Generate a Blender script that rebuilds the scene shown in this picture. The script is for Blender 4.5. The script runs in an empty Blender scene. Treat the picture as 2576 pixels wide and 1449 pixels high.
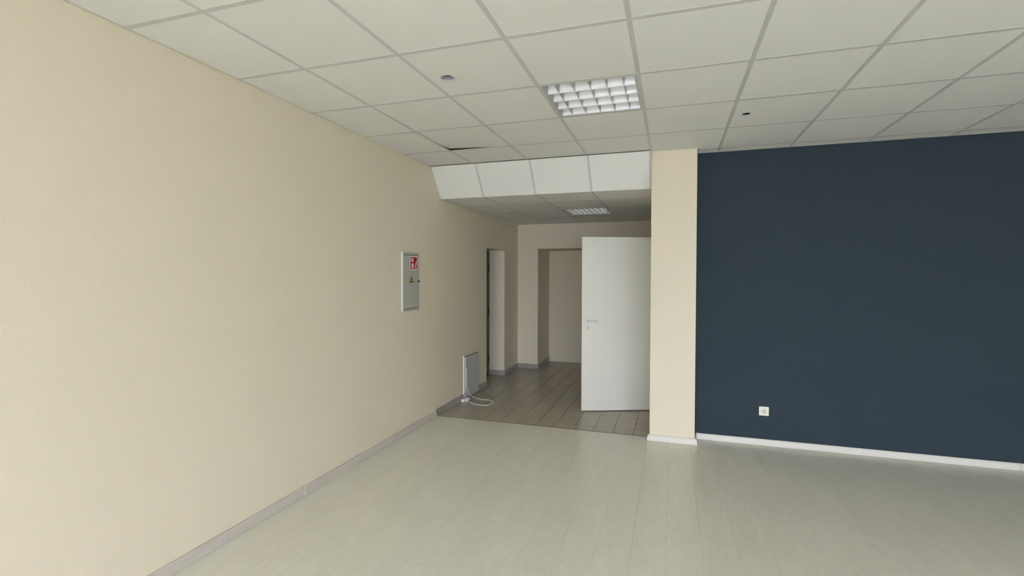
import bpy, bmesh, math, random
from mathutils import Vector, Matrix

random.seed(7)
S = bpy.context.scene
COL = S.collection

# ------------------------------------------------------------------ camera
FPX, W_PX, H_PX = 1173.1258, 2576.0, 1449.0
cam_data = bpy.data.cameras.new('camera')
cam_data.sensor_fit = 'HORIZONTAL'
cam_data.sensor_width = 36.0
cam_data.lens = FPX / W_PX * 36.0
cam_data.shift_x = -44.8 / W_PX
cam_data.shift_y = -7.37 / W_PX
cam_data.clip_start = 0.05
cam = bpy.data.objects.new('camera', cam_data)
COL.objects.link(cam)
YAW, PITCH, ROLL = 0.2949, -0.0205, -0.0027
M = (Matrix.Rotation(YAW, 3, 'Z') @ Matrix.Rotation(PITCH, 3, 'X') @ Matrix.Rotation(ROLL, 3, 'Y')
     @ Matrix.Rotation(math.pi / 2, 3, 'X'))
cam.matrix_world = Matrix.Translation((2.4785, -1.5756, 1.5583)) @ M.to_4x4()
S.camera = cam

# ------------------------------------------------------------------ world, light, exposure
world = bpy.data.worlds.new('overcast_sky')
S.world = world
world.use_nodes = True
wn = world.node_tree
wn.nodes.clear()
w_out = wn.nodes.new('ShaderNodeOutputWorld')
w_bg = wn.nodes.new('ShaderNodeBackground')
w_tc = wn.nodes.new('ShaderNodeTexCoord')
w_sep = wn.nodes.new('ShaderNodeSeparateXYZ')
w_map = wn.nodes.new('ShaderNodeMapRange')          # overcast sky: zenith three times the horizon
w_map.inputs['From Min'].default_value = 0.0
w_map.inputs['From Max'].default_value = 1.0
w_map.inputs['To Min'].default_value = 0.33
w_map.inputs['To Max'].default_value = 1.0
w_col = wn.nodes.new('ShaderNodeMix')
w_col.data_type = 'RGBA'
w_col.blend_type = 'MULTIPLY'
w_col.inputs['Factor'].default_value = 1.0
SKY_COLOR = (0.945, 0.965, 1.20, 1.0)
SKY_STRENGTH = 44.0
wn.links.new(w_tc.outputs['Generated'], w_sep.inputs[0])
wn.links.new(w_sep.outputs['Z'], w_map.inputs['Value'])
wn.links.new(w_map.outputs['Result'], w_col.inputs['A'])
w_col.inputs['B'].default_value = SKY_COLOR
wn.links.new(w_col.outputs['Result'], w_bg.inputs['Color'])
w_bg.inputs['Strength'].default_value = SKY_STRENGTH
wn.links.new(w_bg.outputs[0], w_out.inputs[0])

S.view_settings.view_transform = 'Standard'
S.view_settings.look = 'None'
S.view_settings.gamma = 1.0
S.view_settings.use_curve_mapping = False
S.view_settings.exposure = 0.0
S.cycles.diffuse_bounces = 6
S.cycles.glossy_bounces = 3
S.cycles.max_bounces = 7
S.cycles.use_adaptive_sampling = True
S.cycles.adaptive_threshold = 0.18
S.cycles.adaptive_min_samples = 20

# plan of the room (metres)
CEIL, HCEIL, TOP = 2.7207, 2.408, 3.10
X_R, Y_F = 6.70, -6.00                 # right wall, shop front
Y_NAVY, Y_PIL, PX0, PX1 = 3.143, 2.9605, 2.2917, 2.695
Y_HB, X_HR = 5.8875, 2.36              # hall back wall, hall right wall
Y_TR = 3.049                           # end of the laminate
GX, G = 0.4848, 0.6                    # ceiling grid

WIN = [(1.10, 2.70), (2.80, 4.40), (4.50, 6.10)]
WZ0, WZ1 = 0.10, 2.12
for (a, b) in WIN:                     # daylight portals in the shop-front openings
    L = bpy.data.lights.new('window_daylight', 'AREA')
    L.shape = 'RECTANGLE'
    L.size, L.size_y = b - a, WZ1 - WZ0
    L.cycles.is_portal = True
    o = bpy.data.objects.new('window_daylight', L)
    o.location = ((a + b) / 2, Y_F - 0.13, (WZ0 + WZ1) / 2)
    o.rotation_euler = (math.pi / 2, 0, 0)
    COL.objects.link(o)


# ------------------------------------------------------------------ materials
def lin(r, g, b):
    f = lambda c: (c / 255 / 12.92) if c / 255 <= 0.04045 else ((c / 255 + 0.055) / 1.055) ** 2.4
    return (f(r), f(g), f(b), 1.0)


def mat(name, color, rough=0.6, metal=0.0, spec=0.5, noise=None, bump=None, rnd=0.0, stretch=(1, 1, 1),
        dark=None, coords='Object'):
    """noise=(scale, amount): value variation; bump=(scale, strength, distance); rnd: per-object variation."""
    m = bpy.data.materials.new(name)
    m.use_nodes = True
    nt = m.node_tree
    b = nt.nodes['Principled BSDF']
    b.inputs['Base Color'].default_value = color
    b.inputs['Roughness'].default_value = rough
    b.inputs['Metallic'].default_value = metal
    b.inputs['Specular IOR Level'].default_value = spec
    if noise or bump or rnd or dark:
        tc = nt.nodes.new('ShaderNodeTexCoord')
        oi = nt.nodes.new('ShaderNodeObjectInfo')
        mp = nt.nodes.new('ShaderNodeMapping')
        mp.inputs['Scale'].default_value = stretch
        mul = nt.nodes.new('ShaderNodeMath')
        mul.operation = 'MULTIPLY'
        mul.inputs[1].default_value = 37.0
        nt.links.new(oi.outputs['Random'], mul.inputs[0])
        cmb = nt.nodes.new('ShaderNodeCombineXYZ')
        for i in range(3):
            nt.links.new(mul.outputs[0], cmb.inputs[i])
        nt.links.new(tc.outputs[coords], mp.inputs['Vector'])
        nt.links.new(cmb.outputs[0], mp.inputs['Location'])
        vec = mp.outputs[0]
        val = None

        def addv(sock):
            nonlocal val
            if val is None:
                val = sock
            else:
                a = nt.nodes.new('ShaderNodeMath')
                a.operation = 'MULTIPLY'
                nt.links.new(val, a.inputs[0])
                nt.links.new(sock, a.inputs[1])
                val = a.outputs[0]

        for ns in (noise or []):
            n = nt.nodes.new('ShaderNodeTexNoise')
            n.inputs['Scale'].default_value = ns[0]
            n.inputs['Detail'].default_value = 2.0
            n.inputs['Roughness'].default_value = 0.6
            nt.links.new(vec, n.inputs['Vector'])
            r = nt.nodes.new('ShaderNodeMapRange')
            r.inputs['From Min'].default_value = 0.3
            r.inputs['From Max'].default_value = 0.7
            r.inputs['To Min'].default_value = 1.0 - ns[1]
            r.inputs['To Max'].default_value = 1.0 + ns[1]
            nt.links.new(n.outputs['Fac'], r.inputs['Value'])
            addv(r.outputs[0])
        if rnd:
            r = nt.nodes.new('ShaderNodeMapRange')
            r.inputs['To Min'].default_value = 1.0 - rnd
            r.inputs['To Max'].default_value = 1.0 + rnd
            nt.links.new(oi.outputs['Random'], r.inputs['Value'])
            addv(r.outputs[0])
        if dark:                                    # sparse small dark specks / pores
            v = nt.nodes.new('ShaderNodeTexVoronoi')
            v.inputs['Scale'].default_value = dark[0]
            nt.links.new(vec, v.inputs['Vector'])
            r = nt.nodes.new('ShaderNodeMapRange')
            r.inputs['From Min'].default_value = dark[1]
            r.inputs['From Max'].default_value = dark[1] * 1.6
            r.inputs['To Min'].default_value = 1.0 - dark[2]
            r.inputs['To Max'].default_value = 1.0
            nt.links.new(v.outputs['Distance'], r.inputs['Value'])
            addv(r.outputs[0])
        if val is not None:
            mx = nt.nodes.new('ShaderNodeVectorMath')
            mx.operation = 'SCALE'
            mx.inputs[0].default_value = color[:3]
            nt.links.new(val, mx.inputs['Scale'])
            nt.links.new(mx.outputs[0], b.inputs['Base Color'])
        if bump:
            n = nt.nodes.new('ShaderNodeTexNoise')
            n.inputs['Scale'].default_value = bump[0]
            n.inputs['Detail'].default_value = 0.0
            nt.links.new(vec, n.inputs['Vector'])
            bp = nt.nodes.new('ShaderNodeBump')
            bp.inputs['Strength'].default_value = bump[1]
            bp.inputs['Distance'].default_value = bump[2]
            nt.links.new(n.outputs['Fac'], bp.inputs['Height'])
            nt.links.new(bp.outputs[0], b.inputs['Normal'])
    return m


CREAM = (0.765, 0.70, 0.552, 1)
M_CREAM = mat('cream_wall_paint', CREAM, 0.75, spec=0.25, noise=[(160, 0.03)], bump=(260, 0.25, 0.001))
M_NAVY = mat('navy_wall_paint', (0.038, 0.055, 0.070, 1), 0.62, spec=0.06, noise=[(220, 0.08)], bump=(260, 0.25, 0.001))
M_TILE = mat('ceiling_tile_board', (0.80, 0.81, 0.77, 1), 0.9, spec=0.1, noise=[(300, 0.03)], rnd=0.015, dark=(75, 0.075, 0.22))
M_RAIL = mat('ceiling_grid_metal', (0.60, 0.60, 0.585, 1), 0.5, spec=0.4, noise=[(6, 0.02)])
M_DARK = mat('plenum_concrete', (0.03, 0.03, 0.03, 1), 0.95, noise=[(4, 0.2)])
M_PLANK = mat('pale_grey_laminate', (0.76, 0.745, 0.645, 1), 0.29, spec=0.5, noise=[(9.0, 0.028), (42, 0.03)], rnd=0.006, stretch=(1, 0.25, 1), bump=(60, 0.06, 0.001))
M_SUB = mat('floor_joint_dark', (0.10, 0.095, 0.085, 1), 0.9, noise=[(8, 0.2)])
M_FTILE = mat('beige_grey_floor_tile', (0.41, 0.37, 0.295, 1), 0.30, spec=0.5, noise=[(6, 0.06), (70, 0.04)], rnd=0.05, bump=(30, 0.05, 0.001))
M_SKIRT = mat('grey_ceramic_skirting', (0.37, 0.35, 0.315, 1), 0.35, noise=[(10, 0.05)], rnd=0.05)
M_BBGREY = mat('lilac_grey_baseboard', (0.58, 0.54, 0.485, 1), 0.5, noise=[(14, 0.06)], stretch=(1, 0.1, 1))
M_BBWHITE = mat('white_baseboard', (0.70, 0.68, 0.63, 1), 0.5, noise=[(14, 0.03)], stretch=(0.1, 1, 1))
M_CLIP = mat('cream_plastic_clip', (0.66, 0.60, 0.51, 1), 0.4, noise=[(20, 0.02)])
M_DOORW = mat('white_door_paint', (0.75, 0.75, 0.68, 1), 0.45, spec=0.4, noise=[(3, 0.012)], bump=(20, 0.04, 0.001))
M_WPLAST = mat('white_plastic', (0.80, 0.80, 0.77, 1), 0.35, noise=[(30, 0.01)])
M_IVORY = mat('ivory_socket_plastic', (0.82, 0.79, 0.68, 1), 0.35, noise=[(30, 0.01)])
M_IVORYD = mat('ivory_socket_recess', (0.62, 0.60, 0.48, 1), 0.4, noise=[(30, 0.01)])
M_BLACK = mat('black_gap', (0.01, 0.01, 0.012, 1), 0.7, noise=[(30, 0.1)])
M_GDOOR = mat('dark_grey_door', (0.13, 0.125, 0.11, 1), 0.5, noise=[(8, 0.08)], stretch=(1, 1, 0.1))
M_CAB = mat('pale_green_grey_enamel', (0.46, 0.485, 0.43, 1), 0.4, noise=[(60, 0.025)], bump=(90, 0.1, 0.0005))
M_PANEL = mat('grey_white_enamel', (0.55, 0.54, 0.53, 1), 0.4, noise=[(60, 0.02)])
M_LIT_EDGE = mat('lit_enamel_edge', (0.80, 0.79, 0.74, 1), 0.4, noise=[(60, 0.01)])  # near sides painted lighter than their enamel, as daylight strikes them
M_RED = mat('sign_red', (0.42, 0.012, 0.035, 1), 0.4, noise=[(40, 0.03)])
M_SWHITE = mat('sign_white', (0.83, 0.78, 0.77, 1), 0.4, noise=[(40, 0.01)])
M_YEL = mat('sign_amber', (0.50, 0.27, 0.03, 1), 0.4, noise=[(40, 0.02)])
M_SBLK = mat('sign_black', (0.05, 0.03, 0.015, 1), 0.5, noise=[(40, 0.05)])
M_SMUDGE = mat('grey_smudge_mark', (0.24, 0.26, 0.24, 1), 0.6, noise=[(300, 0.2)])
M_ALU = mat('bright_louvre_aluminium', (0.90, 0.90, 0.92, 1), 0.32, metal=0.14, noise=[(20, 0.01)])
M_VANE = mat('grey_louvre_vane', (0.50, 0.53, 0.56, 1), 0.4, metal=0.05, noise=[(20, 0.01)])
M_HOUS = mat('dark_fixture_housing', (0.03, 0.045, 0.035, 1), 0.5, noise=[(20, 0.01)])
M_TUBE = mat('unlit_fluorescent_tube', (0.85, 0.86, 0.85, 1), 0.25, noise=[(20, 0.01)])
M_SILVER = mat('silver_reflector', (0.50, 0.52, 0.55, 1), 0.3, metal=0.1, noise=[(20, 0.03)])
M_RING = mat('white_downlight_ring', (0.54, 0.55, 0.58, 1), 0.4, noise=[(20, 0.01)])
M_BULB = mat('frosted_bulb_glass', (0.35, 0.32, 0.37, 1), 0.3, noise=[(20, 0.01)])
M_WFRAME = mat('white_window_frame', (0.75, 0.75, 0.74, 1), 0.4, noise=[(20, 0.01)])
M_PAVE = mat('grey_pavement', (0.10, 0.097, 0.093, 1), 0.9, noise=[(2, 0.1)])
M_CABLE = mat('white_cable_sheath', (0.80, 0.79, 0.74, 1), 0.4, noise=[(60, 0.01)])

M_GLASS = bpy.data.materials.new('window_glass')
M_GLASS.use_nodes = True
gn = M_GLASS.node_tree
gn.nodes.clear()
g_o = gn.nodes.new('ShaderNodeOutputMaterial')
g_m = gn.nodes.new('ShaderNodeMixShader')
g_t = gn.nodes.new('ShaderNodeBsdfTransparent')
g_g = gn.nodes.new('ShaderNodeBsdfGlossy')
g_g.inputs['Roughness'].default_value = 0.02
g_t.inputs['Color'].default_value = (0.96, 0.98, 0.97, 1)
g_m.inputs[0].default_value = 0.06
gn.links.new(g_t.outputs[0], g_m.inputs[1])
gn.links.new(g_g.outputs[0], g_m.inputs[2])
gn.links.new(g_m.outputs[0], g_o.inputs[0])


# ------------------------------------------------------------------ mesh helpers
class MB:
    def __init__(self):
        self.v, self.f = [], []

    def add(self, vs, fs):
        n = len(self.v)
        self.v += [tuple(p) for p in vs]
        self.f += [tuple(i + n for i in q) for q in fs]
        return self

    def box(self, x0, x1, y0, y1, z0, z1):
        vs = [(x, y, z) for z in (z0, z1) for y in (y0, y1) for x in (x0, x1)]
        return self.add(vs, [(0, 2, 3, 1), (4, 5, 7, 6), (0, 1, 5, 4), (2, 6, 7, 3), (0, 4, 6, 2), (1, 3, 7, 5)])

    def prism(self, pts, fn0, fn1):
        """pts: CCW 2D polygon; fn0/fn1 map (a,b) to the 3D bottom/top."""
        n = len(pts)
        vs = [fn0(*p) for p in pts] + [fn1(*p) for p in pts]
        fs = [tuple(range(n - 1, -1, -1)), tuple(range(n, 2 * n))]
        fs += [(i, (i + 1) % n, n + (i + 1) % n, n + i) for i in range(n)]
        return self.add(vs, fs)

    def lathe(self, prof, c=(0, 0, 0), n=32, axis='Z', cap=False):
        vs, fs = [], []
        for (r, h) in prof:
            for i in range(n):
                a = 2 * math.pi * i / n
                p = {'Z': (r * math.cos(a), r * math.sin(a), h), 'X': (h, r * math.cos(a), r * math.sin(a)),
                     'Y': (r * math.sin(a), h, r * math.cos(a))}[axis]
                vs.append((c[0] + p[0], c[1] + p[1], c[2] + p[2]))
        for k in range(len(prof) - 1):
            for i in range(n):
                j = (i + 1) % n
                fs.append((k * n + i, k * n + j, (k + 1) * n + j, (k + 1) * n + i))
        if cap:
            fs.append(tuple(range(n - 1, -1, -1)))
            fs.append(tuple((len(prof) - 1) * n + i for i in range(n)))
        return self.add(vs, fs)

    def mesh(self, name, m, smooth=False):
        me = bpy.data.meshes.new(name)
        me.from_pydata(self.v, [], self.f)
        bm = bmesh.new()
        bm.from_mesh(me)
        bmesh.ops.recalc_face_normals(bm, faces=bm.faces)
        bm.to_mesh(me)
        bm.free()
        me.materials.append(m)
        if smooth:
            for p in me.polygons:
                p.use_smooth = True
        return me

    def build(self, name, m, parent=None, smooth=False, loc=(0, 0, 0)):
        return link(name, self.mesh(name, m, smooth), parent, loc)


def link(name, me, parent=None, loc=(0, 0, 0), rot=(0, 0, 0)):
    o = bpy.data.objects.new(name, me)
    o.location = loc
    o.rotation_euler = rot
    COL.objects.link(o)
    if parent is not None:
        o.parent = parent
    return o


def empty(name, loc=(0, 0, 0), rz=0.0):
    o = bpy.data.objects.new(name, None)
    o.location = loc
    o.rotation_euler = (0, 0, rz)
    o.empty_display_size = 0.1
    COL.objects.link(o)
    return o


def tag(o, label, cat, group=None, kind=None):
    o['label'] = label
    o['category'] = cat
    if group:
        o['group'] = group
    if kind:
        o['kind'] = kind
    return o


def struct(o, label, cat):
    return tag(o, label, cat, kind='structure')


_cache = {}


def chamfer_slab(sx, sy, sz, c, m, up=True):
    """thin slab centred in x,y; visible face at z=0 (up) with chamfered rim; body behind it."""
    key = (round(sx, 4), round(sy, 4), sz, c, m.name, up)
    if key in _cache:
        return _cache[key]
    s = 1 if up else -1
    a, b = sx / 2, sy / 2
    vs = []
    for (d, z) in ((c, 0.0), (0.0, -s * c), (0.0, -s * sz)):
        vs += [(-a + d, -b + d, z), (a - d, -b + d, z), (a - d, b - d, z), (-a + d, b - d, z)]
    fs = [(0, 1, 2, 3), (11, 10, 9, 8)]
    for k in (0, 4):
        for i in range(4):
            j = (i + 1) % 4
            fs.append((k + i, k + 4 + i, k + 4 + j, k + j))
    me = MB().add(vs, fs).mesh('slab', m)
    _cache[key] = me
    return me


def tube_mesh(pts, r, m, n=8, name='tube'):
    """smooth tube through control points (Catmull-Rom)."""
    P = [Vector(p) for p in pts]
    P = [P[0] * 2 - P[1]] + P + [P[-1] * 2 - P[-2]]
    path = []
    for i in range(1, len(P) - 2):
        for k in range(6):
            t = k / 6
            a, b, c, d = P[i - 1], P[i], P[i + 1], P[i + 2]
            path.append(0.5 * ((2 * b) + (c - a) * t + (2 * a - 5 * b + 4 * c - d) * t * t + (3 * b - a - 3 * c + d) * t ** 3))
    path.append(P[-2])
    mb = MB()
    vs, fs = [], []
    up = Vector((0.3, 0.2, 1)).normalized()
    for i, p in enumerate(path):
        t = (path[min(i + 1, len(path) - 1)] - path[max(i - 1, 0)]).normalized()
        u = t.cross(up).normalized()
        w = u.cross(t)
        for k in range(n):
            a = 2 * math.pi * k / n
            vs.append(p + (u * math.cos(a) + w * math.sin(a)) * r)
    for i in range(len(path) - 1):
        for k in range(n):
            j = (k + 1) % n
            fs.append((i * n + k, i * n + j, (i + 1) * n + j, (i + 1) * n + k))
    fs.append(tuple(range(n - 1, -1, -1)))
    fs.append(tuple((len(path) - 1) * n + k for k in range(n)))
    return mb.add(vs, fs).mesh(name, m, smooth=True)


# ------------------------------------------------------------------ room shell
wl = MB()
NY0, NY1, NZ = 4.500, 5.230, 1.945          # niche with the dark door in the left wall
wl.box(-0.24, 0, Y_F - 0.2, NY0, -0.1, TOP)
wl.box(-0.24, 0, NY1, 6.9, -0.1, TOP)
wl.box(-0.24, 0, NY0, NY1, NZ, TOP)
wl.box(-0.45, -0.24, NY0 - 0.2, NY0, -0.1, 2.3).box(-0.45, -0.24, NY1, NY1 + 0.2, -0.1, 2.3).box(-0.45, -0.24, NY0, NY1, NZ, 2.3)
wl.box(-0.50, -0.45, NY0 - 0.2, NY1 + 0.2, -0.1, 2.3)
struct(wl.build('wall_left', M_CREAM), 'long cream wall on the left running back into the hall', 'wall')

wr = MB().box(X_R, X_R + 0.2, Y_F - 0.2, Y_NAVY + 0.15, -0.1, TOP)
struct(wr.build('wall_right', M_CREAM), 'cream side wall to the right of the camera', 'wall')

wf = MB()
wf.box(0, X_R, Y_F - 0.2, Y_F, -0.1, WZ0)
wf.box(0, X_R, Y_F - 0.2, Y_F, WZ1, TOP)
edges = [0.0] + [e for w in WIN for e in w] + [X_R]
for i in range(0, len(edges), 2):
    wf.box(edges[i], edges[i + 1], Y_F - 0.2, Y_F, WZ0, WZ1)
struct(wf.build('wall_front', M_CREAM), 'cream shop-front wall with tall windows behind the camera', 'wall')

wb = MB().box(PX1, X_R, Y_NAVY, Y_NAVY + 0.15, -0.1, TOP)
struct(wb.build('wall_back', M_NAVY), 'dark navy painted wall to the right of the cream pillar', 'wall')

pil = MB().box(PX0, PX1, Y_PIL, Y_NAVY + 0.15, -0.1, TOP)
struct(pil.build('wall_pillar', M_CREAM), 'narrow cream pillar between the hall and the navy wall', 'pillar')

HX0, HX1, HZ, HY1 = 0.352, 1.26, 2.003, 6.64   # recess in the hall's end wall
wh = MB()
wh.box(0, HX0, Y_HB, HY1, -0.1, TOP)
wh.box(HX1, X_HR, Y_HB, HY1, -0.1, TOP)
wh.box(HX0, HX1, Y_HB, HY1, HZ, TOP)
wh.box(0, X_HR, HY1, HY1 + 0.15, -0.1, TOP)
struct(wh.build('wall_hall_back', M_CREAM), 'cream end wall of the hall with a deep doorway recess', 'wall')

DY0, DY1, DZ = 4.01, 4.87, 2.03               # doorway the white door belongs to
hr = MB()
hr.box(X_HR, X_HR + 0.12, Y_NAVY + 0.15, DY0, -0.1, TOP)
hr.box(X_HR, X_HR + 0.12, DY1, HY1 + 0.15, -0.1, TOP)
hr.box(X_HR, X_HR + 0.12, DY0, DY1, DZ, TOP)
hr.box(X_HR + 0.12, X_HR + 1.6, DY0 - 0.5, DY0 - 0.4, -0.1, TOP)
hr.box(X_HR + 0.12, X_HR + 1.6, DY1 + 0.4, DY1 + 0.5, -0.1, TOP)
hr.box(X_HR + 1.6, X_HR + 1.7, DY0 - 0.5, DY1 + 0.5, -0.1, TOP)
struct(hr.build('wall_hall_right', M_CREAM), 'cream side wall of the hall behind the pillar and white door', 'wall')

gr = MB().box(-6, 13, -22, Y_F - 0.2, -0.3, -0.12)
struct(gr.build('ground', M_PAVE), 'grey pavement outside the shop windows', 'pavement')

# ------------------------------------------------------------------ windows (shop front, behind the camera)
for i, (a, b) in enumerate(WIN):
    w = empty('window_%d' % (i + 1), ((a + b) / 2, Y_F - 0.1, WZ0))
    h = (b - a) / 2
    H = WZ1 - WZ0
    fr = MB()
    for q in ((-h, -h + 0.05, 0, H), (h - 0.05, h, 0, H), (-h + 0.05, h - 0.05, 0, 0.05), (-h + 0.05, h - 0.05, H - 0.05, H)):
        fr.box(q[0], q[1], -0.03, 0.03, q[2], q[3])
    fr.build('window_frame', M_WFRAME, w)
    MB().box(-h + 0.05, h - 0.05, -0.004, 0.004, 0.05, H - 0.05).build('pane', M_GLASS, w)
    struct(w, 'tall shop window, %s from the left wall' % ('first', 'second', 'third', 'fourth')[i], 'window')

# ------------------------------------------------------------------ laminate floor
fl = MB().box(0, X_R, Y_F, Y_TR + 0.001, -0.1, -0.008).build('floor', M_SUB)
struct(fl, 'pale grey laminate plank floor of the empty shop room', 'floor')
PW, PLN, OFFX = 0.1925, 1.286, 0.1525
k = -1
while OFFX + k * PW < X_R:
    x0, x1 = max(0.003, OFFX + k * PW), min(X_R - 0.003, OFFX + (k + 1) * PW)
    stag = (k * 0.43 % 1.0) * PLN
    y = Y_F - PLN + stag
    while y < Y_TR:
        y0, y1 = max(Y_F + 0.003, y), min(Y_TR - 0.004, y + PLN)
        y += PLN
        lim_x1 = x1
        if y1 > Y_PIL - 0.004 and x1 > PX0 - 0.004 and x0 < PX1:      # stop at the pillar
            y1 = Y_PIL - 0.003
        if y1 - y0 < 0.02 or x1 - x0 < 0.01:
            continue
        me = chamfer_slab(x1 - x0 - 0.0005, y1 - y0 - 0.0005, 0.008, 0.0003, M_PLANK)
        link('plank', me, fl, ((x0 + x1) / 2, (y0 + y1) / 2, 0))
    k += 1

for (xa, xb, yb) in ((math.floor((PX0 - OFFX) / PW) * PW + OFFX, PX0 - 0.003, Y_TR - 0.004),
                     (PX1 + 0.003, math.ceil((PX1 - OFFX) / PW) * PW + OFFX, Y_TR - 0.001)):      # cut planks beside the pillar
    me = chamfer_slab(xb - xa - 0.0005, yb - Y_PIL + 0.0025, 0.008, 0.0003, M_PLANK)
    link('plank', me, fl, ((xa + xb) / 2, (Y_PIL - 0.0025 + yb) / 2, 0))

# strip of floor between pillar line and navy wall (laminate runs to the wall)
k = -1
while OFFX + k * PW < X_R:
    x0, x1 = OFFX + k * PW, min(X_R - 0.003, OFFX + (k + 1) * PW)
    k += 1
    x0 = max(x0, PX1 + 0.003)
    if x1 - x0 < 0.01:
        continue
    me = chamfer_slab(x1 - x0 - 0.0005, Y_NAVY - Y_TR - 0.0005, 0.008, 0.0003, M_PLANK)
    link('plank', me, fl, ((x0 + x1) / 2, (Y_TR + Y_NAVY) / 2 - 0.003, 0))
MB().box(PX1, X_R, Y_TR + 0.001, Y_NAVY, -0.1, -0.008).build('screed', M_SUB, fl)

# ------------------------------------------------------------------ hall tile floor
hf = MB()
hf.box(0, X_HR, Y_TR + 0.001, HY1, -0.1, -0.006)
hf.box(-0.45, 0, NY0, NY1, -0.1, -0.006)
hf.box(X_HR, X_HR + 1.6, DY0 - 0.4, DY1 + 0.4, -0.1, -0.006)
hf = hf.build('floor_hall', M_SUB)
struct(hf, 'beige grey square ceramic tile floor of the hall', 'floor')
TX, TY, TS = 0.132, 3.015, 0.2


def hall_tiles(xa, xb, ya, yb):
    i0, i1 = math.floor((xa - TX) / TS), math.ceil((xb - TX) / TS)
    j0, j1 = math.floor((ya - TY) / TS), math.ceil((yb - TY) / TS)
    for i in range(i0, i1):
        for j in range(j0, j1):
            x0, x1 = max(xa, TX + i * TS), min(xb, TX + (i + 1) * TS)
            y0, y1 = max(ya, TY + j * TS), min(yb, TY + (j + 1) * TS)
            if x1 - x0 < 0.012 or y1 - y0 < 0.012:
                continue
            if x1 > PX0 and y0 < Y_NAVY + 0.15:
                x1 = PX0 - 0.003
                if x1 - x0 < 0.012:
                    continue
            if y0 >= Y_HB - 0.02 and (x1 > HX1 or x0 < HX0):
                x0, x1 = max(x0, HX0 + 0.003), min(x1, HX1 - 0.003)
                if x1 - x0 < 0.012:
                    continue
            me = chamfer_slab(x1 - x0 - 0.0035, y1 - y0 - 0.0035, 0.006, 0.0012, M_FTILE)
            link('tile', me, hf, ((x0 + x1) / 2, (y0 + y1) / 2, random.uniform(-0.0006, 0.0)),
                 (random.uniform(-.0015, .0015), random.uniform(-.0015, .0015), 0))


hall_tiles(0.003, X_HR - 0.003, Y_TR + 0.004, Y_HB - 0.002)
hall_tiles(HX0 + 0.003, HX1 - 0.003, Y_HB + 0.001, HY1 - 0.003)
hall_tiles(-0.237, -0.001, NY0 + 0.003, NY1 - 0.003)

js = MB().box(0.024, PX0 - 0.024, Y_TR - 0.0035, Y_TR + 0.0035, -0.007, 0.0012).build('gap_shade_strip', M_SUB)  # dark strip added to stand for the shadow line of the gap
struct(js, 'thin dark strip standing for gap shade between the laminate and the hall tiles', 'gap-shade strip')

# ------------------------------------------------------------------ ceilings
cl = MB().box(-0.24, X_R + 0.2, Y_F - 0.2, HY1 + 0.15, TOP, TOP + 0.15).build('ceiling', M_DARK)
struct(cl, 'suspended ceiling of square pale mineral tiles in a metal grid', 'ceiling')
Z_RAIL, Z_TILE, RW, FL = CEIL, CEIL + 0.0012, 0.024, 0.0012
LIGHT1 = (2, 2)                               # grid cell (column, row) of the louvre light
DOWN1, DOWN2 = (1.206, 0.937, 0.037), (2.982, 2.101, 0.028)


def poly_tile(name, poly, hole, z, th, m, parent):
    """flat tile from a 2D outline with an optional round hole."""
    bm = bmesh.new()

    def ring(pts):
        vs = [bm.verts.new((p[0], p[1], z)) for p in pts]
        return [bm.edges.new((vs[i], vs[(i + 1) % len(vs)])) for i in range(len(vs))]

    es = ring(poly)
    if hole:
        es += ring([(hole[0] + hole[2] * math.cos(2 * math.pi * i / 32), hole[1] + hole[2] * math.sin(2 * math.pi * i / 32)) for i in range(32)])
    bmesh.ops.triangle_fill(bm, use_beauty=True, use_dissolve=False, edges=es)
    r = bmesh.ops.extrude_face_region(bm, geom=bm.faces[:])
    bmesh.ops.translate(bm, vec=(0, 0, th), verts=[g for g in r['geom'] if isinstance(g, bmesh.types.BMVert)])
    bmesh.ops.recalc_face_normals(bm, faces=bm.faces[:])
    me = bpy.data.meshes.new(name)
    bm.to_mesh(me)
    bm.free()
    me.materials.append(m)
    return link(name, me, parent)


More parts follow.
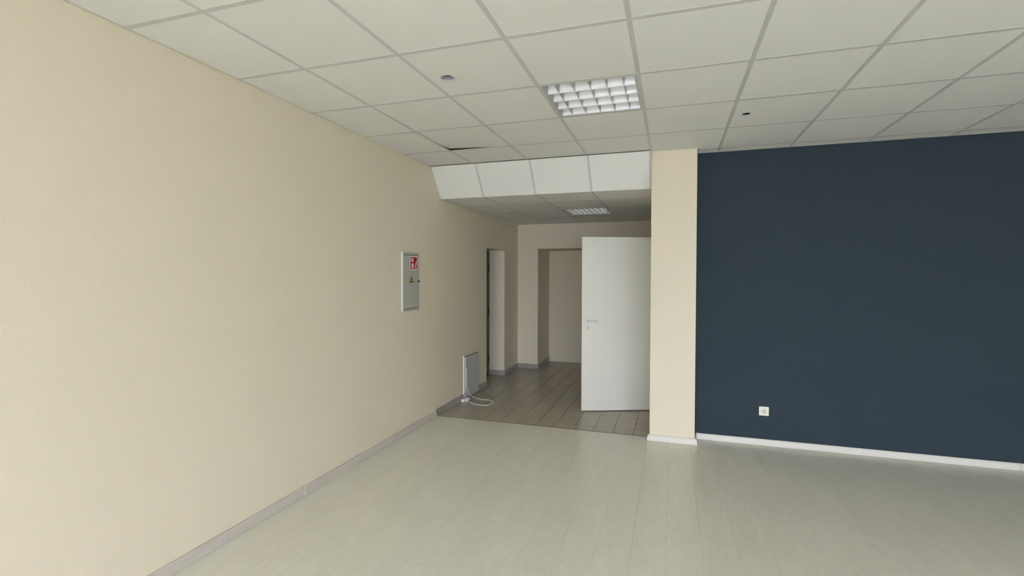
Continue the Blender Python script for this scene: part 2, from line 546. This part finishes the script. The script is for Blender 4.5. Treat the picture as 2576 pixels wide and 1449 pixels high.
ncol = int(math.ceil((X_R - GX) / G))
for i in range(-1, ncol):
    for j in range(-10, 6):
        x0, x1 = max(0.003, GX + i * G), min(X_R - 0.003, GX + (i + 1) * G)
        y0, y1 = max(Y_F + 0.003, j * G), min(Y_NAVY - 0.003, (j + 1) * G)
        if x1 - x0 < 0.02 or y1 - y0 < 0.02 or (i, j) == LIGHT1:
            continue
        g = 0.003
        if j == 5 and i <= 3:
            if i < 3:
                continue
            x0 = PX1 + 0.003
        if j == 4 and i < 3:
            y1 = 2.898
        if (i, j) == (3, 4):
            poly_tile('ceiling_tile', [(x0 + g, y0 + g), (x1 - g, y0 + g), (x1 - g, y1 - g), (PX1 + 0.004, y1 - g),
                                       (PX1 + 0.004, Y_PIL - 0.004), (x0 + g, Y_PIL - 0.004)], None, Z_TILE, 0.014, M_TILE, cl)
            continue
        hole = DOWN1 if (i, j) == (1, 1) else DOWN2 if (i, j) == (4, 3) else None
        if hole:
            poly_tile('ceiling_tile', [(x0 + g, y0 + g), (x1 - g, y0 + g), (x1 - g, y1 - g), (x0 + g, y1 - g)], hole, Z_TILE, 0.014, M_TILE, cl)
            continue
        me = chamfer_slab(x1 - x0 - 2 * g, y1 - y0 - 2 * g, 0.014, 0.0005, M_TILE, up=False)
        if (i, j) == (0, 3):                  # a warped tile whose lifted corner shows a black gap
            N, vs, fs = 12, [], []
            for zz in (0.0, 0.014):
                for b in range(N + 1):
                    for a in range(N + 1):
                        u, v = a / N, 1 - b / N
                        lift = 0.016 * max(0.0, 1 - u / 0.75) * max(0.0, 1 - v / 0.35)
                        vs.append((x0 + g + u * (x1 - x0 - 2 * g), y0 + g + (b / N) * (y1 - y0 - 2 * g) - 0.008 * (lift > 0.001) * (b == N), Z_TILE + zz + lift))
            K = (N + 1) ** 2
            for b in range(N):
                for a in range(N):
                    q = b * (N + 1) + a
                    fs.append((q, q + 1, q + N + 2, q + N + 1))
                    fs.append((K + q + N + 1, K + q + N + 2, K + q + 1, K + q))
            rim = [a for a in range(N + 1)] + [b * (N + 1) + N for b in range(1, N + 1)] + [N * (N + 1) + a for a in range(N - 1, -1, -1)] + [b * (N + 1) for b in range(N - 1, 0, -1)]
            for a in range(len(rim)):
                p, q = rim[a], rim[(a + 1) % len(rim)]
                fs.append((p, q, K + q, K + p))
            MB().add(vs, fs).build('ceiling_tile', M_TILE, cl)
            continue
        t = link('ceiling_tile', me, cl, ((x0 + x1) / 2, (y0 + y1) / 2, Z_TILE))

_rail = {}


def rail(x0, x1, y0, y1, parent, z=Z_RAIL, along='Y'):
    ln = (y1 - y0) if along == 'Y' else (x1 - x0)
    key = (round(ln, 4), along)
    if key not in _rail:
        mb = MB()
        h, w = ln / 2, RW / 2
        if along == 'Y':
            mb.box(-w, w, -h, h, 0, FL)
        else:
            mb.box(-h, h, -w, w, 0, FL)
        _rail[key] = mb.mesh('rail', M_RAIL)
    return link('rail', _rail[key], parent, ((x0 + x1) / 2, (y0 + y1) / 2, z))


for i in range(0, ncol):
    x = GX + i * G
    if x > X_R - 0.05:
        continue
    ye = 2.900 if i < 3 else (Y_PIL - 0.002 if i == 3 else Y_NAVY - 0.002)
    rail(x, x, Y_F + 0.002, ye, cl)
for j in range(-9, 6):
    y = j * G
    for i in range(-1, ncol):
        x0, x1 = max(0.002, GX + i * G + RW / 2), min(X_R - 0.002, GX + (i + 1) * G - RW / 2)
        if j == 5:
            if i < 3:
                continue
            x0 = max(x0, PX1 + 0.002)
        if x1 - x0 < 0.03:
            continue
        rail(x0, x1, y, y, cl, along='X')
# webs of the two rails beside the lifted tile, painted black for plenum shade
MB().box(GX + 0.002, GX + G - 0.002, 2.3992, 2.4008, CEIL + FL, CEIL + 0.034).build('shade_web', M_BLACK, cl)
MB().box(GX - 0.0008, GX + 0.0008, 1.81, 2.398, CEIL + FL, CEIL + 0.034).build('shade_web', M_BLACK, cl)
# wall angle along the navy wall and down the pillar's return
ang = MB().box(PX1 + 0.001, X_R - 0.001, Y_NAVY - 0.022, Y_NAVY - 0.001, CEIL - 0.0015, CEIL + 0.0005)
ang.box(PX1 + 0.001, X_R - 0.001, Y_NAVY - 0.003, Y_NAVY - 0.001, CEIL + 0.0005, CEIL + 0.02)
ang.build('wall_angle', M_RAIL, cl)
MB().box(PX1 + 0.001, PX1 + 0.022, Y_PIL + 0.002, Y_NAVY - 0.023, CEIL - 0.0015, CEIL + 0.0005).build('wall_angle', M_RAIL, cl)

# sloping soffit between the two ceiling levels
SB_Y, ST_Y = 3.135, 2.905
sl = Vector((0, SB_Y - ST_Y, HCEIL - CEIL))
SLEN = sl.length
sdir = sl.normalized()
snorm = Vector((0, sdir.z, -sdir.y))
if snorm.y > 0:
    snorm = -snorm


def on_soffit(x, s, d=0.0):
    p = Vector((x, ST_Y, CEIL)) + sdir * s + snorm * d
    return (p.x, p.y, p.z)


sf = empty('ceiling_soffit', (0, 0, 0))
struct(sf, 'sloping strip of pale ceiling panels stepping down to the hall ceiling', 'soffit')
SX = [0.003, 0.522, 1.108, 1.697, 2.288]
for i in range(4):
    a, b = SX[i] + 0.002, SX[i + 1] - 0.002
    MB().prism([(a, 0.006), (b, 0.006), (b, SLEN - 0.002), (a, SLEN - 0.002)],
               lambda x, s: on_soffit(x, s, -0.014), lambda x, s: on_soffit(x, s, 0.0)).build('soffit_panel', M_TILE, sf)
for i, x in enumerate(SX):
    a, b = x - 0.011, x + 0.011
    if i == 0:
        a, b = 0.001, 0.010
    if i == 4:
        a, b = 2.268, 2.2905
    MB().prism([(a, 0.004), (b, 0.004), (b, SLEN), (a, SLEN)],
               lambda x, s: on_soffit(x, s, 0.0005), lambda x, s: on_soffit(x, s, 0.003)).build('rail', M_RAIL, sf)
MB().box(0.002, PX0 - 0.002, 2.903, 2.912, CEIL + 0.014, CEIL + 0.03).build('hanger_strip', M_RAIL, sf)

# lower ceiling of the hall
hc = MB().box(0, X_HR, SB_Y + 0.02, Y_HB, HCEIL + 0.25, HCEIL + 0.28).build('ceiling_hall', M_DARK)
struct(hc, 'lower suspended tile ceiling over the hall', 'ceiling')
HXG = [0.003, 0.522, 1.108, 1.697, 2.288, X_HR - 0.003]
HYG = [SB_Y + 0.004, 3.70, 4.30, 4.90, 5.50, Y_HB - 0.003]
LIGHT2 = (2, 2)
for i in range(5):
    for j in range(5):
        if (i, j) == LIGHT2:
            continue
        x0, x1, y0, y1 = HXG[i], HXG[i + 1], HYG[j], HYG[j + 1]
        if i == 4 and y0 < Y_NAVY + 0.16:
            y0 = Y_NAVY + 0.16
        if x1 - x0 < 0.02:
            continue
        me = chamfer_slab(x1 - x0 - 0.006, y1 - y0 - 0.006, 0.014, 0.0005, M_TILE, up=False)
        t = link('ceiling_tile', me, hc, ((x0 + x1) / 2, (y0 + y1) / 2, HCEIL + 0.0012))
        if (i, j) in ((1, 3), (2, 3), (0, 1)):
            t.location.z += 0.003
            t.rotation_euler = (0.006, 0.003, 0)
for x in HXG[1:4]:
    rail(x, x, SB_Y + 0.002, Y_HB - 0.002, hc, z=HCEIL)
rail(HXG[4], HXG[4], Y_NAVY + 0.155, Y_HB - 0.002, hc, z=HCEIL)
for y in HYG[1:5]:
    for i in range(4):
        rail(HXG[i] + RW / 2, HXG[i + 1] - RW / 2, y, y, hc, z=HCEIL, along='X')

# ------------------------------------------------------------------ louvre lights
def louvre_light(name, cx, cy, z, w, l, ncols, label):
    """recessed four-lamp louvre fixture, w along x, l along y; opening faces down at height z."""
    t = empty(name, (cx, cy, z))
    tag(t, label, 'ceiling light', 'recessed louvre ceiling lights')
    a, b = w / 2, l / 2
    Hh = 0.085
    # housing: open box
    h = MB()
    h.box(-a, a, -b, b, Hh, Hh + 0.003)
    h.box(-a, -a + 0.002, -b, b, 0.006, Hh).box(a - 0.002, a, -b, b, 0.006, Hh)
    h.box(-a + 0.002, a - 0.002, -b, -b + 0.002, 0.006, Hh).box(-a + 0.002, a - 0.002, b - 0.002, b, 0.006, Hh)
    h.build('housing', M_HOUS, t)
    fw = 0.016
    f = MB()
    f.box(-a, -a + fw, -b, b, 0.003, 0.006).box(a - fw, a, -b, b, 0.003, 0.006)
    f.box(-a + fw, a - fw, -b, -b + fw, 0.003, 0.006).box(-a + fw, a - fw, b - fw, b, 0.003, 0.006)
    f.build('frame', M_RAIL, t)
    ia, ib = a - fw, b - fw
    ch = 2 * ib / 4
    # parabolic lengthwise reflectors between the lamps
    prof = []
    for k in range(7):
        u = k / 6
        prof.append((0.0055 + 0.024 * u ** 1.7, 0.004 + 0.046 * u))
    for q in range(5):
        y = -ib + q * ch
        right = [(y + d, zz) for (d, zz) in prof]
        left = [(y - d, zz) for (d, zz) in reversed(prof)]
        if q == 0:
            left = [(y - 0.002, prof[-1][1]), (y - 0.002, prof[0][1])]
        if q == 4:
            right = [(y + 0.002, prof[0][1]), (y + 0.002, prof[-1][1])]
        pts = right + left
        MB().prism(pts, lambda yy, zz: (-ia, yy, zz), lambda yy, zz: (ia, yy, zz)).build('reflector', M_ALU, t)
    # cross vanes, one set per lamp channel
    if ncols == 6:
        fr = [0.004, 0.135, 0.3175, 0.5, 0.6825, 0.865, 0.996]
    else:
        fr = [0.004] + [(k + 0.5) / (ncols - 1) for k in range(0, ncols - 1)] + [0.996]
    for q in range(4):
        y0, y1 = -ib + q * ch + 0.003, -ib + (q + 1) * ch - 0.003
        for k, u in enumerate(fr):
            x = -ia + 2 * ia * u
            lo, hi, top = 0.0012, 0.0085, 0.040
            pts = [(x - lo, 0.004), (x + lo, 0.004), (x + hi, top), (x - hi, top)]
            if k == 0:
                pts = [(x - lo, 0.004), (x + lo, 0.004), (x + hi, top), (x - lo, top)]
            if k == len(fr) - 1:
                pts = [(x - lo, 0.004), (x + lo, 0.004), (x + lo, top), (x - hi, top)]
            v = MB()
            n = len(pts)
            inset = 0.036
            vs = [(px_, y0 - (0 if pz < 0.01 else -inset), pz) for (px_, pz) in pts] + \
                 [(px_, y1 - (0 if pz < 0.01 else inset), pz) for (px_, pz) in pts]
            v.add(vs, [(3, 2, 1, 0), (4, 5, 6, 7), (0, 1, 5, 4), (1, 2, 6, 5), (2, 3, 7, 6), (3, 0, 4, 7)])
            v.build('cross_vane', M_VANE, t)
    for q in range(4):
        y = -ib + (q + 0.5) * ch
        tb = MB()
        tb.lathe([(0.0, -ia + 0.01), (0.013, -ia + 0.01), (0.013, ia - 0.01), (0.0, ia - 0.01)], (0, y, 0.065), 14, 'X')
        tb.build('lamp_tube', M_TUBE, t, smooth=False)
    return t


louvre_light('louvre_light', GX + 2.5 * G, LIGHT1[1] * G + G / 2, CEIL, 0.592, 0.592, 6,
             'bright silver louvre light set in the higher main-room ceiling')
louvre_light('louvre_light', (HXG[2] + HXG[3]) / 2, (HYG[2] + HYG[3]) / 2, HCEIL, 0.578, 0.592, 9,
             'dim louvre light with narrow slats in the lower hall ceiling')

# ------------------------------------------------------------------ downlights
def downlight(c, r_out, r_in, label, bulb):
    t = empty('downlight', (c[0], c[1], CEIL))
    tag(t, label, 'downlight', 'small round ceiling downlights')
    z0 = 0.003
    ring = MB().lathe([(r_in, z0 + 0.008), (r_in, z0 - 0.002), (r_in + 0.002, z0 - 0.004), (r_out - 0.003, z0 - 0.003), (r_out, z0 - 0.0002)], n=36)
    ring.build('trim_ring', M_RING, t, smooth=True)
    can = MB().lathe([(r_in - 0.0005, z0 + 0.001), (r_in - 0.0015, z0 + 0.021)], n=36)
    MB().lathe([(r_in - 0.0015, z0 + 0.021), (r_in - 0.003, z0 + 0.047)], n=36).build('shaded_can_wall', M_BLACK, t, smooth=True)  # upper can wall, shade of the deep hole painted black
    can.build('can', M_SILVER if not bulb else M_BLACK, t, smooth=True)
    MB().lathe([(r_in - 0.002, z0 + 0.046), (0.0, z0 + 0.047)], n=36).build('can_top', M_BLACK, t)
    if bulb:
        MB().lathe([(0.0, z0 + 0.012), (0.008, z0 + 0.013), (0.014, z0 + 0.019), (0.015, z0 + 0.03), (0.011, z0 + 0.045)], n=20).build('bulb', M_BULB, t, smooth=True)
    else:
        MB().box(0.006, 0.018, 0.012, 0.020, z0 + 0.016, z0 + 0.044).build('lamp_socket', M_BLACK, t)


downlight(DOWN1, 0.0465, 0.0365, 'white-rimmed round downlight with an empty silver can', False)
downlight(DOWN2, 0.0315, 0.0275, 'smaller dark round downlight near the navy wall side', True)

# ------------------------------------------------------------------ white open door
ang_d = math.atan2(0.28, 0.757)
DL = 0.88
d_left = Vector((1.504, 3.68))
hinge = d_left + Vector((math.cos(ang_d), math.sin(ang_d))) * DL
dr = empty('door_1', (d_left.x, d_left.y, 0), ang_d)
struct(dr, 'plain white door standing open in the hall beside the pillar', 'door')
lf = MB().box(0.0, DL, 0.0, 0.04, 0.010, 2.0)
lf = lf.build('door_leaf', M_DOORW, dr)
bv = lf.modifiers.new('bevel', 'BEVEL')
bv.width = 0.002
bv.segments = 2
hd = MB().lathe([(0.0, -0.009), (0.022, -0.009), (0.0255, -0.006), (0.0255, 0.0)], (0.062, 0, 1.035), 28, 'Y').build('handle', M_WPLAST, dr, smooth=True)
lev = tube_mesh([(0.062, -0.008, 1.035), (0.062, -0.034, 1.036), (0.068, -0.046, 1.037), (0.085, -0.050, 1.037), (0.13, -0.050, 1.034), (0.175, -0.048, 1.030)], 0.0095, M_WPLAST, 12, 'lever')
link('lever', lev, hd)
es = MB().lathe([(0.0, -0.007), (0.021, -0.007), (0.0245, -0.005), (0.0245, 0.0)], (0.062, 0, 0.962), 28, 'Y').build('keyhole_rosette', M_IVORY, dr, smooth=True)
kh = MB().lathe([(0.0, -0.0085), (0.0055, -0.0085), (0.0055, -0.007)], (0.062, 0, 0.966), 14, 'Y')
kh.box(0.0600, 0.0640, -0.0085, -0.007, 0.953, 0.966)
kh.build('keyhole', M_BLACK, es)
MB().box(-0.0015, 0.0, 0.010, 0.030, 0.93, 1.08).build('lock_plate', M_SILVER, dr)
for zz in (0.25, 1.75):
    MB().lathe([(0.0, -0.05), (0.008, -0.05), (0.008, 0.05), (0.0, 0.05)], (DL + 0.006, 0.045, zz), 12, 'Z').build('hinge', M_SILVER, dr)
fj = MB()
fj.box(X_HR - 0.012, X_HR + 0.13, DY0, DY0 + 0.035, 0.0, DZ)
fj.box(X_HR - 0.012, X_HR + 0.13, DY1 - 0.035, DY1, 0.0, DZ)
fj.box(X_HR - 0.012, X_HR + 0.13, DY0 + 0.035, DY1 - 0.035, DZ - 0.035, DZ)
struct(fj.build('trim_1', M_DOORW), 'white frame around the doorway hidden behind the white door', 'door frame')

# ------------------------------------------------------------------ dark door in the niche of the left wall
d2 = empty('door_2', (-0.262, NY0, 0))
struct(d2, 'dark grey closed door deep in the left wall niche', 'door')
NL = NY1 - NY0
MB().box(-0.02, 0.0, 0.035, NL - 0.03, 0.008, NZ - 0.03).build('door_leaf', M_GDOOR, d2)
df = MB()
df.box(-0.03, 0.012, 0.0, 0.035, 0.0, NZ).box(-0.03, 0.012, NL - 0.03, NL, 0.0, NZ)
df.box(-0.03, 0.012, 0.035, NL - 0.03, NZ - 0.03, NZ)
df.build('door_frame', M_GDOOR, d2)
for (za, zb) in ((1.61, 1.75), (0.915, 1.052), (0.20, 0.321)):
    MB().lathe([(0.0, za), (0.007, za), (0.007, zb), (0.0, zb)], (0.018, NL - 0.036, 0), 12, 'Z').build('hinge', M_BLACK, d2)

# ------------------------------------------------------------------ baseboards
def bb_profile(h=0.060, t=0.020):
    return [(0.0, 0.0), (t, 0.0), (t, 0.012), (t * 0.8, h * 0.75), (t * 0.55, h * 0.95), (t * 0.4, h), (0.0, h)]


bl = empty('baseboard_left', (0, 0, 0))
struct(bl, 'lilac grey baseboard along the foot of the long left wall', 'baseboard')
P = bb_profile(0.062, 0.020)
for (ya, yb) in ((Y_F + 0.005, -1.4), (-1.395, 1.083), (1.091, 2.990)):
    MB().prism([(d + 0.0005, z + 0.001) for d, z in P], lambda d, z: (d, ya, z), lambda d, z: (d, yb, z)).build('baseboard_segment', M_BBGREY, bl)
P2 = bb_profile(0.065, 0.0225)
for (ya, yb, nm) in ((1.080, 1.094, 'joint_clip'), (2.988, 3.004, 'end_cap')):
    MB().prism([(d + 0.0005, z + 0.001) for d, z in P2], lambda d, z: (d, ya, z), lambda d, z: (d, yb, z)).build(nm, M_CLIP, bl)

bp = empty('baseboard_pillar', (PX0, Y_PIL, 0))
struct(bp, 'short white baseboard around the foot of the cream pillar', 'baseboard')
P = bb_profile(0.055, 0.020)
MB().prism([(d + 0.0005, z + 0.001) for d, z in P], lambda d, z: (0.0, -d, z), lambda d, z: (PX1 - PX0, -d, z)).build('baseboard_segment', M_BBWHITE, bp)
for (cx, sx) in ((0.0, -1), (PX1 - PX0, 1)):                # mitred corner caps
    cap = MB()
    vs = []
    for (d, z) in bb_profile(0.058, 0.0225):
        vs.append((d, z))
    n = len(vs)
    A = [(cx - sx * 0.012, -d - 0.0005, z + 0.001) for d, z in vs]
    B = [(cx + sx * (d + 0.0005), -d - 0.0005, z + 0.001) for d, z in vs]
    Cc = [(cx + sx * (d + 0.0005), 0.012, z + 0.001) for d, z in vs]
    fs = []
    for i in range(n - 1):
        fs.append((i, i + 1, n + i + 1, n + i))
        fs.append((n + i, n + i + 1, 2 * n + i + 1, 2 * n + i))
    fs += [tuple(range(n)), tuple(range(3 * n - 1, 2 * n - 1, -1))]
    cap.add(A + B + Cc, fs).build('corner_cap', M_CLIP if sx < 0 else M_BBWHITE, bp)
MB().prism([(d + 0.0005, z + 0.001) for d, z in P], lambda d, z: (PX1 - PX0 + d, 0.012, z), lambda d, z: (PX1 - PX0 + d, Y_NAVY - Y_PIL - 0.001, z)).build('baseboard_segment', M_BBWHITE, bp)

bn = empty('baseboard_back', (PX1, Y_NAVY, 0))
struct(bn, 'long white baseboard under the navy wall', 'baseboard')
for (xa, xb) in ((0.034, 5.168 - PX1), (5.178 - PX1, X_R - PX1 - 0.002)):
    MB().prism([(d + 0.0005, z + 0.001) for d, z in P], lambda d, z: (xa, -d, z), lambda d, z: (xb, -d, z)).build('baseboard_segment', M_BBWHITE, bn)
MB().prism([(d + 0.0005, z + 0.001) for d, z in bb_profile(0.058, 0.0225)], lambda d, z: (0.022, -d, z), lambda d, z: (0.036, -d, z)).build('corner_clip', M_CLIP, bn)
MB().prism([(d + 0.0005, z + 0.001) for d, z in bb_profile(0.057, 0.0215)], lambda d, z: (5.166 - PX1, -d, z), lambda d, z: (5.180 - PX1, -d, z)).build('joint_clip', M_CLIP, bn)

bh = empty('baseboard_hall', (0, Y_TR, 0))
struct(bh, 'grey ceramic tile skirting around the foot of the hall walls', 'baseboard')


def skirt(p0, p1, nrm, h=0.078, t=0.009):
    """row of skirting tiles from p0 to p1; nrm points into the room."""
    p0, p1, nrm = Vector(p0), Vector(p1), Vector(nrm)
    L = (p1 - p0).length
    d = (p1 - p0) / L
    n = max(1, round(L / 0.2))
    for i in range(n):
        a, b = p0 + d * (L * i / n + 0.0012), p0 + d * (L * (i + 1) / n - 0.0012)
        tt = t + random.uniform(-0.0012, 0.0012)
        hh = h + random.uniform(-0.003, 0.003)
        vs = []
        for z, c in ((0.001, 0), (hh - 0.002, 0), (hh, 0.002)):
            for (q, o) in ((a, 0.0006), (b, 0.0006), (b, tt - c), (a, tt - c)):
                r = q + nrm * o
                vs.append((r.x, r.y - Y_TR, z))
        fs = [(0, 1, 2, 3), (11, 10, 9, 8)]
        for k in (0, 4):
            for i2 in range(4):
                j2 = (i2 + 1) % 4
                fs.append((k + i2, k + 4 + i2, k + 4 + j2, k + j2))
        MB().add(vs, fs).build('skirting_tile', M_SKIRT, bh)


skirt((0, 3.006), (0, 3.726), (1, 0))
skirt((0, 4.184), (0, NY0), (1, 0))
skirt((-0.246, NY1), (0.0, NY1), (0, -1))
skirt((0, NY1), (0, Y_HB), (1, 0))
skirt((0.010, Y_HB), (HX0, Y_HB), (0, -1))
skirt((HX0, Y_HB), (HX0, HY1), (1, 0))
skirt((HX1, Y_HB), (X_HR, Y_HB), (0, -1))

# ------------------------------------------------------------------ electrical cabinet in the left wall
def yz_poly(pts, x0, x1):
    return MB().prism(pts, lambda y, z: (x0, y, z), lambda y, z: (x1, y, z))


def rrect(y0, y1, z0, z1, r, n=5):
    pts = []
    for (cy, cz, a0) in ((y1 - r, z1 - r, 0), (y0 + r, z1 - r, 90), (y0 + r, z0 + r, 180), (y1 - r, z0 + r, 270)):
        for k in range(n + 1):
            a = math.radians(a0 + 90 * k / n)
            pts.append((cy + r * math.cos(a), cz + r * math.sin(a)))
    return pts


CY, CZ = 2.349, 1.206
cb = empty('electrical_cabinet', (0, CY, CZ))
tag(cb, 'pale green-grey metal cabinet with red extinguisher sign on the left wall', 'electrical cabinet')
WC, HC = 0.304, 0.577
f = MB()
for q in ((0, 0.016, 0, HC), (WC - 0.016, WC, 0, HC), (0.016, WC - 0.016, 0, 0.021), (0.016, WC - 0.016, HC - 0.024, HC)):
    f.box(0.0005, 0.013, q[0], q[1], q[2], q[3])
f.build('cabinet_frame', M_CAB, cb)
MB().box(0.0125, 0.0138, 0.0, 0.003, 0.0, HC).box(0.0005, 0.0138, -0.0018, 0.0, 0.0, HC).build('lit_frame_side', M_LIT_EDGE, cb)  # daylight on the frame's near side, put into a white strip
MB().box(0.0005, 0.003, 0.016, WC - 0.016, 0.021, HC - 0.024).build('cabinet_back', M_BLACK, cb)
cd = MB().box(0.004, 0.014, 0.0175, WC - 0.0175, 0.0265, HC - 0.0295).build('cabinet_door', M_CAB, cb)
# lock at the right edge
lk = MB().lathe([(0.0, 0.027), (0.007, 0.027), (0.008, 0.014)], (0, WC - 0.024, 0.291), 16, 'X')
lk.build('lock', M_BLACK, cd)
MB().box(0.020, 0.026, WC - 0.030, WC + 0.004, 0.287, 0.294).build('lock_lever', M_SMUDGE, cd)
# extinguisher sign
X1 = 0.0141
sg = yz_poly(rrect(0.126, 0.268, 0.406, 0.541, 0.006), X1, X1 + 0.0006).build('fire_sign', M_SWHITE, cd)
yz_poly(rrect(0.135, 0.259, 0.415, 0.532, 0.002), X1 + 0.0006, X1 + 0.0009).build('sign_field', M_RED, sg)
X2, X3 = X1 + 0.0009, X1 + 0.0012
pic = [
    rrect(0.156, 0.192, 0.424, 0.470, 0.003),                    # lower body
    rrect(0.156, 0.192, 0.485, 0.500, 0.002),                    # band above the label
    rrect(0.164, 0.184, 0.500, 0.508, 0.002),                    # neck
    [(0.152, 0.508), (0.190, 0.508), (0.192, 0.513), (0.154, 0.516)],
    [(0.160, 0.516), (0.186, 0.521), (0.188, 0.526), (0.162, 0.523)],
    [(0.145, 0.492), (0.150, 0.492), (0.152, 0.512), (0.160, 0.518), (0.158, 0.522), (0.147, 0.514)],
]
for p in pic:
    yz_poly(p, X2, X3).build('extinguisher_pictogram', M_SWHITE, sg)
yz_poly([(0.214, 0.424), (0.236, 0.424), (0.243, 0.430), (0.236, 0.436), (0.226, 0.437), (0.216, 0.432)], X2, X3).build('flame_pictogram', M_SWHITE, sg)
for k in range(4):
    z = 0.438 + k * 0.013
    y = 0.212 + k * 0.006
    yz_poly([(y, z), (y + 0.010, z + 0.001), (y + 0.032, z + 0.014), (y + 0.030, z + 0.018), (y + 0.006, z + 0.008)], X2, X3).build('flame_pictogram', M_SWHITE, sg)
# warning triangle
tri = yz_poly([(0.114, 0.280), (0.195, 0.280), (0.153, 0.349)], X1, X1 + 0.0005).build('warning_triangle', M_SBLK, cd)
yz_poly([(0.124, 0.2885), (0.184, 0.2885), (0.1525, 0.338)], X1 + 0.0005, X1 + 0.0009).build('triangle_field', M_YEL, tri)
yz_poly([(0.1500, 0.293), (0.1545, 0.304), (0.1515, 0.305), (0.1555, 0.322), (0.1500, 0.307), (0.1530, 0.306)], X1 + 0.0009, X1 + 0.0011).build('bolt_symbol', M_SBLK, tri)
yz_poly([(0.124, 0.373), (0.132, 0.379), (0.150, 0.378), (0.168, 0.374), (0.150, 0.381), (0.130, 0.382)], X1, X1 + 0.0003).build('scuff_mark', M_SMUDGE, cd)

# ------------------------------------------------------------------ low access panel in the hall
ap = empty('access_panel', (0, 3.730, 0.0))
tag(ap, 'low grey-white metal access panel at floor level in the hall', 'access panel')
PWD, PH = 0.450, 0.556
f = MB()
for q in ((0, 0.016, 0.012, PH), (PWD - 0.014, PWD, 0.012, PH - 0.02), (0.016, PWD - 0.014, 0.012, 0.045)):
    f.box(0.0005, 0.015, q[0], q[1], q[2], q[3])
f.build('panel_frame', M_PANEL, ap)
MB().box(0.0005, 0.0165, -0.002, 0.004, 0.070, PH).build('lit_frame_edge', M_LIT_EDGE, ap)  # frame's near side painted white for the light on it
MB().box(0.0005, 0.006, 0.016, PWD - 0.014, 0.045, PH - 0.0205).build('panel_back', M_BLACK, ap)
pd = MB().box(0.008, 0.021, 0.036, PWD - 0.004, 0.016, PH - 0.024).build('panel_door', M_PANEL, ap)
MB().box(0.0075, 0.0215, 0.033, 0.0362, 0.100, PH - 0.024).build('lit_door_edge', M_LIT_EDGE, pd)  # lit near edge of the door, its brightness painted in white
MB().lathe([(0.0, 0.0216), (0.006, 0.0216), (0.006, 0.021)], (0, 0.222, 0.498), 12, 'X').build('lock_hole', M_BLACK, pd)
link('wire_stub', tube_mesh([(0.016, 0.0, 0.300), (0.020, -0.02, 0.318), (0.010, -0.045, 0.335)], 0.002, M_CABLE, 8, 'wire_stub'), ap)

# ------------------------------------------------------------------ power adapter with its cable
pa = empty('power_adapter', (0.05, 3.68, 0.0))
tag(pa, 'white plug adapter with a looped cable on the hall floor', 'power adapter')
ad = MB().box(-0.034, 0.016, -0.050, -0.018, 0.001, 0.038).build('adapter_body', M_WPLAST, pa)
m_ = ad.modifiers.new('bevel', 'BEVEL'); m_.width = 0.005; m_.segments = 3
ad = MB().box(-0.016, 0.042, -0.018, 0.070, 0.001, 0.036).build('plug_body', M_WPLAST, pa)
m_ = ad.modifiers.new('bevel', 'BEVEL'); m_.width = 0.008; m_.segments = 3
cab_pts = [(0.031, 3.7655, 0.40), (0.032, 3.763, 0.30), (0.033, 3.764, 0.21), (0.036, 3.785, 0.12), (0.045, 3.835, 0.045), (0.088, 3.868, 0.006), (0.20, 3.826, 0.0035),
           (0.323, 3.812, 0.0035), (0.398, 3.75, 0.0035), (0.398, 3.64, 0.0035), (0.346, 3.582, 0.0035), (0.218, 3.601, 0.0035), (0.145, 3.634, 0.004), (0.088, 3.682, 0.014)]
link('cable', tube_mesh([(p[0] - 0.05, p[1] - 3.68, p[2]) for p in cab_pts], 0.0042, M_CABLE, 8, 'cable'), pa)

# ------------------------------------------------------------------ wall socket on the navy wall
sk = empty('wall_socket', (3.303, Y_NAVY, 0.315))
tag(sk, 'single ivory power socket low on the navy wall', 'wall socket')


def xz_poly(pts, y0, y1):
    return MB().prism(pts, lambda x, z: (x, y0, z), lambda x, z: (x, y1, z))


pl = xz_poly(rrect(-0.0415, 0.0415, -0.0415, 0.0415, 0.006), -0.009, -0.0005).build('cover_plate', M_IVORY, sk)
bv = pl.modifiers.new('bevel', 'BEVEL'); bv.width = 0.0025; bv.segments = 2; bv.limit_method = 'ANGLE'
xz_poly(rrect(-0.029, 0.029, -0.029, 0.029, 0.005), -0.0115, -0.0088).build('insert', M_IVORY, sk)
MB().lathe([(0.0225, -0.0116), (0.0215, -0.0135), (0.0195, -0.0135), (0.0190, -0.0116)], (0, 0, 0), 32, 'Y').build('socket_rim', M_IVORY, sk, smooth=True)
MB().lathe([(0.0, -0.0117), (0.0190, -0.0117)], (0, 0, 0), 32, 'Y').build('socket_well', M_IVORYD, sk)
for x in (-0.0095, 0.0095):
    MB().lathe([(0.0, -0.0121), (0.0028, -0.0121), (0.0028, -0.0117)], (x, 0, 0), 12, 'Y').build('contact_hole', M_BLACK, sk)
for z in (-0.0165, 0.0165):
    MB().box(-0.003, 0.003, -0.0130, -0.0118, z - 0.002, z + 0.002).build('earth_clip', M_SILVER, sk)
